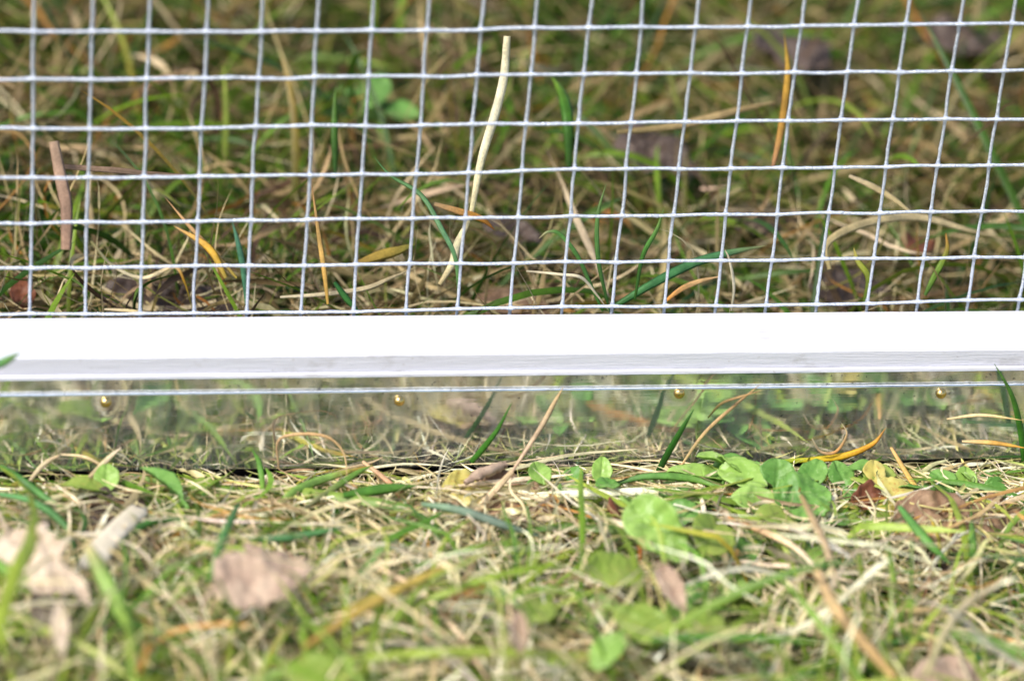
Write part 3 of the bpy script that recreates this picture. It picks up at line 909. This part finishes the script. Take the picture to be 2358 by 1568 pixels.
blade('straw_stalk', [(1845, 1140, 'Z', 24), (1875, 1200, 'Z', 26), (1905, 1265, 'Z', 28), (1930, 1360, 'Z', 30)], 2.2, [(166, 140, 90), (196, 170, 130), (206, 180, 140)],
      'blurred tan stalk standing in front of the large crinkled leaf', 'straw', M_STRAW)
blade('straw_stalk', [(1470, 1230, 'Z', 12), (1440, 1210, 'Z', 14), (1380, 1190, 'Z', 13)][::-1] + [(1475, 1300, 'Z', 14)], 1.9, [(150, 140, 100), (220, 206, 176), (206, 120, 50), (206, 110, 40)],
      'folded straw with an orange end left of the glossy green leaf', 'straw', M_STRAW)
blade('straw_stalk', [(2118, 1320, 'Z', 24), (2060, 1200, 'Z', 22), (2040, 1120, 'Y', -44)][:0] or [(2130, 1560, 'Z', 30), (2180, 1450, 'Z', 30), (2240, 1380, 'Z', 28), (2330, 1330, 'Z', 26)], 2.4, [(196, 186, 130), (206, 190, 150), (200, 180, 140)],
      'blurred pale stalk bending right at the lower right', 'straw', M_STRAW)
blade('grass_blade', [(2070, 1165, 'Z', 20), (2130, 1240, 'Z', 18), (2190, 1300, 'Z', 14), (2240, 1360, 'Z', 8)][:3], 2.4, [(90, 140, 70), (100, 150, 66), (90, 140, 56)],
      'green blade slanting across the brown leaf at the right', 'grass blade')
blade('grass_blade', [(2243, 1320, 'Z', 8), (2240, 1240, 'Z', 16), (2236, 1160, 'Y', -52)], 2.0, [(104, 150, 60), (116, 160, 70), (96, 140, 66)],
      'upright green blade between the two brown leaves at the right', 'grass blade')
blade('grass_blade', [(605, 1140, 'Y', -36), (603, 1100, 'Y', -31), (595, 1060, 'Y', -28), (578, 1032, 'Y', -27)], 1.5, [(120, 150, 60), (100, 150, 60), (110, 156, 70)],
      'small curved green blade before the strip right of the first nail', 'grass blade')


# ------------------------------------------------------------------ leaves
def leaf_mesh(name, L, Wd, mat, shape='oval', serr=0.0, cup=0.2, droop=0.2, rag=0.0, crumple=0.0, seed=0, nu=40, nv=16, fold=0.0, parent=None):
    """Leaf blade lying along +x from its base, as a curved sheet with a real thickness."""
    V = []
    for i in range(nu + 1):
        u = i / nu
        if shape == 'oval': wv = math.sin(math.pi * min(1, u * .98 + .02)) ** .6
        elif shape == 'spoon': wv = 0.16 + 0.9 * max(0, math.sin(math.pi * max(0, (u - .25) / .75))) ** .6 if u > .25 else 0.16
        elif shape == 'ovate': wv = math.sin(math.pi * u ** .7) ** .75
        else: wv = math.sin(math.pi * u) ** 1.1
        if u > .995: wv = 0.02
        wv = max(wv, .02)
        for j in range(nv + 1):
            s = j / nv * 2 - 1
            e = wv * (1 + serr * noise.noise(Vector((u * 13, math.copysign(3, s), seed + .5))) * abs(s) ** 2 + rag * noise.noise(Vector((u * 5, math.copysign(2, s), seed))) * abs(s))
            y = s * e * Wd / 2
            x = u * L * (1 + .0 * s)
            z = cup * abs(y) ** 1.4 / (Wd ** .4) - droop * L * u * u + fold * abs(y)
            z -= 0.3 * math.exp(-(y / (Wd * .05 + .01)) ** 2)
            z += Wd * (.0015 if crumple > .9 else .006) * math.cos(2 * math.pi * (u * 6.5 - abs(s) * 1.4)) * min(1, 3 * abs(s)) + .16 * noise.noise(Vector((x * .8, y * .8, seed)))
            if crumple:
                z += crumple * (noise.noise(Vector((x * .16, y * .16, seed))) * 2.2 + noise.noise(Vector((x * .45, y * .45, seed + 4))))
                x += crumple * .7 * noise.noise(Vector((x * .2, y * .2, seed + 9)))
                y += crumple * .7 * noise.noise(Vector((x * .2, y * .2, seed + 19)))
            V.append((x, y, z))
    m = nv + 1
    idx = np.arange(len(V)).reshape(nu + 1, m)
    f = np.stack([idx[:-1, :-1], idx[1:, :-1], idx[1:, 1:], idx[:-1, 1:]], -1).reshape(-1, 4)
    o = mesh_obj(name, V, f, mat, parent)
    s = o.modifiers.new('s', 'SOLIDIFY')
    s.thickness = 0.00022
    return o


def orient(o, p, az, pitch=0.0, roll=0.0):
    """Turn about z by az, then tip the point up by pitch, with a roll about its own length (degrees)."""
    Mx = Matrix.Translation(Vector(tuple(np.array(p) * S))) @ Matrix.Rotation(math.radians(az), 4, 'Z') @ Matrix.Rotation(-math.radians(pitch), 4, 'Y') @ Matrix.Rotation(math.radians(roll), 4, 'X')
    o.matrix_world = Mx
    return o


M_LGREEN = leaf_material('fresh_leaf', lin(132, 170, 74), lin(164, 196, 106), lin(184, 206, 140), .35, .38, .35, .6)
M_DGREEN = leaf_material('weed_leaf', lin(84, 134, 54), lin(126, 168, 84), lin(146, 182, 110), .32, .42, .5, .8)
M_YGREEN = leaf_material('yellowing_leaf', lin(122, 150, 56), lin(154, 170, 82), lin(168, 160, 86), .35, .45, .4, .7)
M_YELLOW = leaf_material('yellow_leaf', lin(184, 172, 84), lin(200, 190, 116), lin(176, 120, 60), .3, .5, .5, .9)
M_PINK = leaf_material('pinkish_dead_leaf', lin(150, 126, 108), lin(182, 160, 138), lin(128, 96, 82), .12, .65, .9)
M_PALE = leaf_material('pale_dead_leaf', lin(180, 160, 138), lin(206, 190, 168), lin(132, 94, 72), .15, .65, 1.0)
M_PURPLE = leaf_material('dark_dead_leaf', lin(64, 53, 46), lin(88, 73, 63), lin(44, 36, 31), .06, .5, .8)
M_BROWN = leaf_material('brown_dead_leaf', lin(112, 84, 62), lin(152, 126, 98), lin(100, 68, 52), .08, .6, 1.0)
M_RUST = leaf_material('rusty_leaf', lin(96, 54, 36), lin(124, 76, 48), lin(84, 44, 30), .1, .55, .8)
M_WHITE = leaf_material('bleached_straw', lin(200, 188, 162), lin(222, 212, 190), lin(150, 122, 100), .15, .6, .6)


def leaf(px, py, z, L, Wd, mat, az, label, pitch=0, roll=0, cat_='leaf', name='leaf', centre=True, **kw):
    """One leaf whose middle is seen at photo px, py at height z (mm)."""
    p = at(px, py, 'Z', z)
    o = leaf_mesh(name, L, Wd, mat, **kw)
    a, b = math.radians(az), math.radians(pitch)
    if centre:
        p = p - np.array([math.cos(a) * math.cos(b), math.sin(a) * math.cos(b), math.sin(b)]) * L / 2
    orient(o, p, az, pitch, roll)
    tag(o, label, cat_, 'fallen leaves')
    return o


def leaf_with_stem(px, py, z, L, Wd, mat, az, label, stem, pitch=0, roll=0, **kw):
    """A fallen leaf with its stalk: an Empty at the leaf's base, blade and stalk under it."""
    p = at(px, py, 'Z', z)
    a, b = math.radians(az), math.radians(pitch)
    p = p - np.array([math.cos(a) * math.cos(b), math.sin(a) * math.cos(b), math.sin(b)]) * L / 2
    e = empty('fallen_leaf', p)
    orient(e, p, az, pitch, roll)
    bl = leaf_mesh('leaf_blade', L, Wd, mat, parent=e, **kw)
    P = catmull([(0.5, 0, 0), *stem], 5)
    v, f = tube(P, np.linspace(.55, .4, len(P)), 6)
    mesh_obj('leaf_stalk', v, f, mat, e)
    tag(e, label, 'leaf', 'fallen leaves')
    return e


# dead leaves in front
leaf_with_stem(606, 1325, 25, 23, 15, M_PINK, 12, 'flat blurred pinkish dead leaf with a stalk at the lower left', [(-3, -3, -3), (-5, -10, -9), (-6, -15, -16)], pitch=6, roll=28, shape='ovate', serr=.35, crumple=1.0, rag=.25, seed=3, cup=.1, droop=.05)
leaf_with_stem(86, 1292, 24, 22, 14, M_PALE, -52, 'crumpled pale pink dead leaf at the left edge', [(-3, 1, 1), (-7, 2, 2)], pitch=-14, roll=34, shape='ovate', serr=.3, crumple=1.7, rag=.35, seed=8, cup=.15, droop=.02)
leaf(300, 1195, 3.5, 24, 22, M_PURPLE, 20, 'dark purplish dead leaf under the white straw chunk', roll=8, shape='oval', crumple=1.3, rag=.3, seed=14, cup=.08)
leaf(330, 1290, 3, 16, 14, M_PURPLE, 70, 'small dark dead leaf just below the white straw chunk', roll=8, shape='oval', crumple=1.0, rag=.3, seed=24, cup=.08)
leaf(1165, 1150, 3, 30, 17, M_BROWN, -14, 'large flat brown leaf below the rolled leaf by the strip', roll=10, shape='ovate', crumple=1.1, rag=.2, seed=31, cup=.08, droop=.03)
leaf(1085, 1120, 5, 14, 12, M_YELLOW, 10, 'yellowed piece of leaf touching the foot of the strip left of centre', roll=12, shape='oval', crumple=.7, rag=.2, seed=37, cup=.05)
leaf(2180, 1205, 8, 25, 19, M_BROWN, -10, 'large reddish brown dead leaf below the fourth nail', roll=16, pitch=-4, shape='ovate', crumple=1.5, rag=.25, seed=43, cup=.12, droop=.08)
leaf(2318, 1200, 5, 24, 17, M_BROWN, 12, 'brown dead leaf at the right edge beside the large reddish one', roll=14, shape='ovate', crumple=1.0, rag=.25, seed=47, cup=.1)
leaf(2175, 1268, 3, 20, 14, M_PURPLE, 4, 'greyish dead leaf under the large reddish brown leaf', roll=6, shape='oval', crumple=.8, rag=.25, seed=49, cup=.1)
leaf(1432, 1175, 10, 11, 8, M_RUST, 75, 'small rusty brown leaf left of the glossy green leaf', roll=20, shape='oval', crumple=1.0, rag=.3, seed=53)
leaf(2003, 1140, 9, 11, 6, M_RUST, 40, 'small rusty folded leaf on the yellow leaf at the right', roll=30, shape='oval', crumple=1.1, rag=.35, seed=57)
leaf(1545, 1345, 20, 13, 5, M_PINK, -72, 'narrow pinkish dead leaf below the glossy green leaf', roll=30, pitch=-20, shape='oval', crumple=.8, seed=61, fold=.5)
leaf(104, 1420, 12, 16, 7, M_PURPLE, -80, 'narrow purplish leaf in the lower left corner', roll=20, pitch=-16, shape='oval', crumple=.6, seed=65)
leaf(138, 1440, 24, 13, 3.6, M_PALE, -88, 'narrow pale leaf hanging below the crumpled leaf', pitch=-25, roll=8, shape='blade', crumple=.3, seed=67)
leaf(176, 1345, 25, 11, 3.6, M_PALE, -56, 'pale rolled leaf tip right of the crumpled leaf', pitch=-18, roll=10, shape='blade', crumple=.4, seed=69, fold=.5)
leaf(1195, 1455, 26, 9, 4, M_PINK, -88, 'short pinkish straw end standing at the lower centre', pitch=-45, roll=10, shape='oval', crumple=.3, seed=70, fold=.7)
leaf(2200, 1560, 14, 20, 14, M_PINK, 8, 'blurred pinkish leaf at the lower right edge of the picture', roll=14, shape='oval', crumple=.9, seed=73)
leaf(2215, 1142, 9, 5.5, 3.2, M_WHITE, 30, 'tiny whitish scrap beside the large reddish brown leaf', roll=10, shape='oval', crumple=.6, rag=.5, seed=75)


def roll_leaf():
    p0, p1 = at(1070, 1112, 'Z', 7), at(1165, 1070, 'Z', 7)
    P = catmull([p0, (p0 * 2 + p1) / 3 + [0, 0, .6], (p0 + p1 * 2) / 3 + [0, 0, .5], p1], 5)
    n = len(P)
    r = 1.15 * np.sin(np.linspace(.25, 2.7, n)) + .2
    R = r[:, None] * (1 + rng.normal(0, .2, (n, 12)))
    v, f = tube(P, R, 12)
    o = mesh_obj('rolled_leaf', v, f, M_PINK)
    tag(o, 'rolled up greyish pink leaf lying against the foot of the strip', 'leaf')


roll_leaf()


def straw_chunk():
    """Split piece of bleached hollow stem."""
    P = catmull([at(205, 1312, 'Z', 17), at(238, 1258, 'Z', 16), at(285, 1205, 'Z', 13), at(322, 1172, 'Z', 10)], 7)
    n = len(P)
    T = np.gradient(P, axis=0)
    T /= np.linalg.norm(T, axis=1)[:, None]
    A = np.cross(T, [0, -.3, 1])
    A /= np.linalg.norm(A, axis=1)[:, None]
    N = np.cross(A, T)
    V = []
    m = 11
    for i in range(n):
        t = i / (n - 1)
        w_ = 2.9 * (1.05 - .25 * t)
        for j in range(m):
            a = math.radians(-25 + 230 * j / (m - 1))
            rr = w_ * (1 + .07 * noise.noise(Vector((i * .5, j * 1.5, 2))))
            q = P[i] + A[i] * math.cos(a) * rr + N[i] * math.sin(a) * rr * .36
            if i in (0, n - 1): q = q + T[i] * (6.0 * noise.noise(Vector((j * 1.7, i, 5))) - .2)
            V.append(q)
    idx = np.arange(n * m).reshape(n, m)
    f = np.stack([idx[:-1, :-1], idx[1:, :-1], idx[1:, 1:], idx[:-1, 1:]], -1).reshape(-1, 4)
    o = mesh_obj('straw_chunk', V, f, M_WHITE)
    s = o.modifiers.new('s', 'SOLIDIFY')
    s.thickness = 0.0004
    tag(o, 'thick white split piece of straw stem lying at the lower left', 'straw')


straw_chunk()

# dead leaves behind the mesh
leaf(1190, 700, 8, 24, 12, M_BROWN, -4, 'brown leaf behind the mesh just above the rail at the centre', roll=18, shape='oval', crumple=.6, rag=.1, seed=81, cup=.05)
leaf(380, 690, 8, 32, 14, M_PURPLE, -10, 'dark curled leaf behind the mesh above the rail at the left', roll=22, shape='ovate', crumple=1.6, rag=.2, seed=83, cup=.1)
leaf(490, 690, 6, 22, 12, M_PURPLE, 30, 'dark reddish leaf behind the mesh right of the dark curled one', roll=16, shape='ovate', crumple=1.2, rag=.2, seed=84)
leaf(1515, 345, 16, 24, 16, M_PURPLE, -24, 'dark purplish leaf behind the mesh right of the pale straw stalk', roll=14, shape='ovate', crumple=1.4, rag=.2, seed=85)
leaf(1185, 528, 12, 17, 9, M_PURPLE, -18, 'small dark leaf behind the foot of the pale straw stalk', roll=16, shape='ovate', crumple=1.0, seed=87)
leaf(1830, 90, 22, 40, 22, M_PURPLE, 76, 'large blurred purplish leaf at the top right behind the mesh', roll=10, shape='ovate', crumple=1.6, seed=89)
leaf(2240, 84, 18, 30, 16, M_PURPLE, 10, 'blurred purplish leaf in the top right corner behind the mesh', roll=10, shape='ovate', crumple=1.2, seed=91)
leaf(1970, 660, 8, 24, 14, M_PURPLE, -10, 'dark brown leaf behind the mesh above the right part of the rail', roll=18, shape='ovate', crumple=1.2, seed=93)
leaf(1765, 500, 10, 22, 12, M_PURPLE, 10, 'purplish leaf half hidden in the grass behind the right mesh', roll=12, shape='ovate', crumple=1.0, seed=95)
leaf(2120, 560, 12, 12, 8, M_RUST, 20, 'small dark rusty leaf behind the far right mesh', roll=16, shape='ovate', crumple=1.0, seed=97)
leaf(54, 660, 10, 14, 6, M_RUST, 80, 'rusty leaf behind the first mesh column at the left', roll=24, pitch=25, shape='ovate', crumple=1.0, seed=99)


def weed(px, py, z, label, leaves, cat_='weed'):
    """Rosette: an Empty where it roots, each leaf a part with its stalk as a sub-part."""
    c = at(px, py, 'Z', z)
    e = empty('weed_plant', c)
    tag(e, label, cat_, 'low weeds in the grass')
    for (qx, qy, qz, L, Wd, mat, az, pitch, roll, shape, seed, kw) in leaves:
        p = at(qx, qy, 'Z', qz)
        a, b = math.radians(az), math.radians(pitch)
        p = p - np.array([math.cos(a) * math.cos(b), math.sin(a) * math.cos(b), math.sin(b)]) * L / 2
        o = leaf_mesh('leaf', L, Wd, mat, shape=shape, seed=seed, **{'cup': .18, 'droop': .12, 'crumple': .35, 'rag': .1, **kw})
        orient(o, p, az, pitch, roll)
        mw = o.matrix_world.copy()
        o.parent = e
        o.matrix_parent_inverse = Matrix.Translation(-Vector(e.location))
        inv = mw.inverted() @ Vector(tuple(c * S))
        P = catmull([(1.0, 0, -.2), (-2.5, 0, -.8), tuple((np.array(inv) / S) * .6 + [0, 0, -1]), tuple(np.array(inv) / S)], 4)
        v, f = tube(P, np.linspace(.45, .6, len(P)), 6)
        mesh_obj('leaf_stalk', v, f, mat, o)
    return e


weed(1560, 1180, 1, 'weed with a big glossy light green leaf right of centre', [
    (1515, 1222, 15, 19, 12, M_LGREEN, -48, -20, 30, 'ovate', 1, {'fold': .3, 'crumple': 1.0, 'cup': .3}),
    (1642, 1228, 14, 13, 11, M_YGREEN, 62, 12, 24, 'oval', 2, {'cup': .35}),
    (1420, 1310, 15, 15, 11, M_YGREEN, 10, -6, 12, 'oval', 4, {}),
    (1560, 1130, 5, 16, 10, M_DGREEN, 160, 6, 10, 'oval', 5, {})])
weed(1730, 1150, 1, 'round leaved weed rosette under the third nail with a crinkled dark leaf', [
    (1790, 1096, 10, 9, 8, M_DGREEN, 80, 42, 4, 'spoon', 11, {'droop': .05}),
    (1852, 1148, 10, 14, 14, M_DGREEN, 20, 14, 16, 'oval', 12, {'crumple': .9, 'cup': .3, 'serr': .15}),
    (1625, 1090, 5, 18, 8, M_LGREEN, 170, 14, 12, 'oval', 13, {'fold': .25}),
    (1700, 1110, 4, 15, 9, M_DGREEN, 130, 16, 0, 'oval', 14, {}),
    (1745, 1200, 4, 16, 11, M_LGREEN, -60, 6, 16, 'oval', 15, {}),
    (1660, 1150, 5, 17, 11, M_DGREEN, 190, 8, 14, 'oval', 16, {}),
    (1872, 1088, 7, 9, 7, M_DGREEN, 60, 32, 0, 'oval', 17, {}),
    (1700, 1260, 6, 15, 11, M_DGREEN, -100, 4, 12, 'oval', 18, {})])
weed(1985, 1180, 0, 'weed with round yellow green leaves left of the reddish brown leaf', [
    (1938, 1092, 7, 8, 7, M_DGREEN, 110, 36, 0, 'oval', 21, {}),
    (2050, 1135, 8, 13, 11, M_YELLOW, 30, 12, 12, 'oval', 22, {'serr': .2, 'crumple': .6}),
    (1955, 1158, 5, 10, 7, M_YELLOW, 170, 6, 16, 'oval', 23, {}),
    (2025, 1100, 6, 10, 8, M_YGREEN, 70, 22, 0, 'oval', 24, {'serr': .2}),
    (2000, 1200, 5, 13, 11, M_YGREEN, -60, 6, 14, 'oval', 25, {}),
    (2060, 1200, 4, 14, 9, M_DGREEN, -20, 4, 14, 'oval', 26, {})])
weed(2190, 1110, 0, 'small green weed by the strip under the fourth nail', [
    (2172, 1106, 6, 8, 7, M_DGREEN, 120, 24, 0, 'oval', 31, {}),
    (2224, 1100, 6, 7, 5.5, M_LGREEN, 75, 30, 0, 'oval', 32, {}),
    (2215, 1145, 4, 10, 6, M_DGREEN, -10, 4, 14, 'oval', 33, {}),
    (2120, 1120, 3, 9, 6, M_DGREEN, 170, 8, 14, 'oval', 34, {})])
weed(1330, 1120, 0, 'two small pale green leaves at the foot of the strip right of centre', [
    (1244, 1086, 6, 6.5, 6, M_LGREEN, 110, 30, 0, 'oval', 41, {}),
    (1386, 1082, 6, 7.5, 5, M_LGREEN, 80, 40, 0, 'oval', 42, {}),
    (1310, 1130, 4, 9, 5, M_LGREEN, -120, 6, 12, 'oval', 43, {})])
weed(240, 1120, 0, 'small light green weed at the foot of the strip under the first nail', [
    (200, 1118, 7, 11, 6, M_YGREEN, 175, 16, 10, 'oval', 51, {'fold': .3}),
    (245, 1098, 7, 7.5, 6, M_LGREEN, 85, 34, 0, 'oval', 52, {}),
    (150, 1140, 4, 8, 6, M_YGREEN, 190, 8, 10, 'oval', 53, {})])
weed(400, 1150, 0, 'weed with a pale folded leaf at the left near the strip', [
    (378, 1105, 9, 15, 5.5, M_DGREEN, 125, 12, 24, 'blade', 61, {'fold': .5}),
    (475, 1130, 3, 11, 8, M_YGREEN, 10, 6, 12, 'oval', 62, {}),
    (440, 1190, 4, 9, 6, M_YGREEN, -60, 6, 12, 'oval', 63, {})])
weed(1210, 1370, 4, 'blurred low weed with yellow green leaves at the lower centre', [
    (1240, 1400, 14, 9, 8, M_YGREEN, 60, 12, 10, 'oval', 71, {}),
    (1150, 1370, 12, 8, 6, M_LGREEN, 150, 12, 10, 'oval', 72, {}),
    (1180, 1250, 8, 9, 6, M_YGREEN, 100, 8, 10, 'oval', 73, {})])
weed(1440, 1450, 6, 'blurred weed with broad yellow green leaves in the lower right centre', [
    (1490, 1435, 18, 16, 10, M_YGREEN, -35, -4, 16, 'oval', 81, {}),
    (1400, 1490, 18, 14, 8, M_LGREEN, -120, 4, 12, 'oval', 82, {}),
    (1625, 1430, 14, 11, 9, M_YGREEN, 40, 6, 10, 'oval', 83, {})])
weed(715, 1568, 8, 'bright yellow green leaf cut off by the bottom edge at the left of centre', [
    (735, 1545, 22, 15, 10, M_YGREEN, 0, 4, 16, 'oval', 91, {}),
    (640, 1560, 16, 12, 8, M_LGREEN, 170, 6, 12, 'oval', 92, {})])
weed(900, 270, 10, 'blurred bright green weed behind the mesh left of the pale stalk', [
    (865, 205, 18, 14, 8, M_DGREEN, 60, 20, 14, 'oval', 101, {}),
    (915, 252, 14, 13, 8, M_DGREEN, -30, 12, 12, 'oval', 102, {}),
    (830, 215, 14, 12, 7, M_DGREEN, 170, 14, 12, 'oval', 103, {})])


def ground_leaves(plant, spots, n, mats, lo, hi, seed):
    """More small leaves of the same rosette, lying low around it."""
    rr = random.Random(seed)
    for k in range(n):
        px, py, sx, sy = rr.choice(spots)
        qx, qy = px + rr.uniform(-sx, sx), py + rr.uniform(-sy, sy)
        p = at(qx, qy, 'Z', rr.uniform(2.5, 8))
        L = rr.uniform(lo, hi)
        p[1] = min(p[1], -20.2 - L)
        o = leaf_mesh('leaf', L, L * rr.uniform(.6, .9), rr.choice(mats), shape='oval', seed=seed * 50 + k, cup=rr.uniform(.1, .4), droop=.1, crumple=rr.uniform(.3, .7), rag=.15, fold=rr.uniform(0, .2), nu=26, nv=12)
        orient(o, p, rr.uniform(0, 360), rr.uniform(-10, 26), rr.uniform(-20, 26))
        o.parent = plant
        o.matrix_parent_inverse = Matrix.Translation(-Vector(plant.location))


W = [o for o in col.objects if o.name.startswith('weed_plant')]
ground_leaves(W[0], [(1540, 1170, 90, 60), (1600, 1300, 80, 50)], 11, [M_DGREEN, M_LGREEN, M_YGREEN], 6, 11, 1)
ground_leaves(W[1], [(1740, 1150, 120, 60), (1800, 1230, 90, 40), (1680, 1090, 60, 20)], 32, [M_DGREEN, M_LGREEN, M_LGREEN, M_YGREEN], 6, 13, 2)
ground_leaves(W[2], [(2000, 1150, 90, 50), (2060, 1100, 60, 20)], 9, [M_YGREEN, M_DGREEN, M_YELLOW], 5, 9, 3)
ground_leaves(W[3], [(2200, 1130, 100, 30)], 6, [M_DGREEN, M_LGREEN], 4, 8, 4)
ground_leaves(W[4], [(1330, 1100, 90, 30)], 5, [M_DGREEN, M_LGREEN], 4, 7, 5)
ground_leaves(W[7], [(1190, 1350, 110, 90)], 7, [M_YGREEN, M_LGREEN], 5, 9, 6)
ground_leaves(W[8], [(1560, 1430, 160, 90)], 10, [M_YGREEN, M_LGREEN], 6, 10, 7)
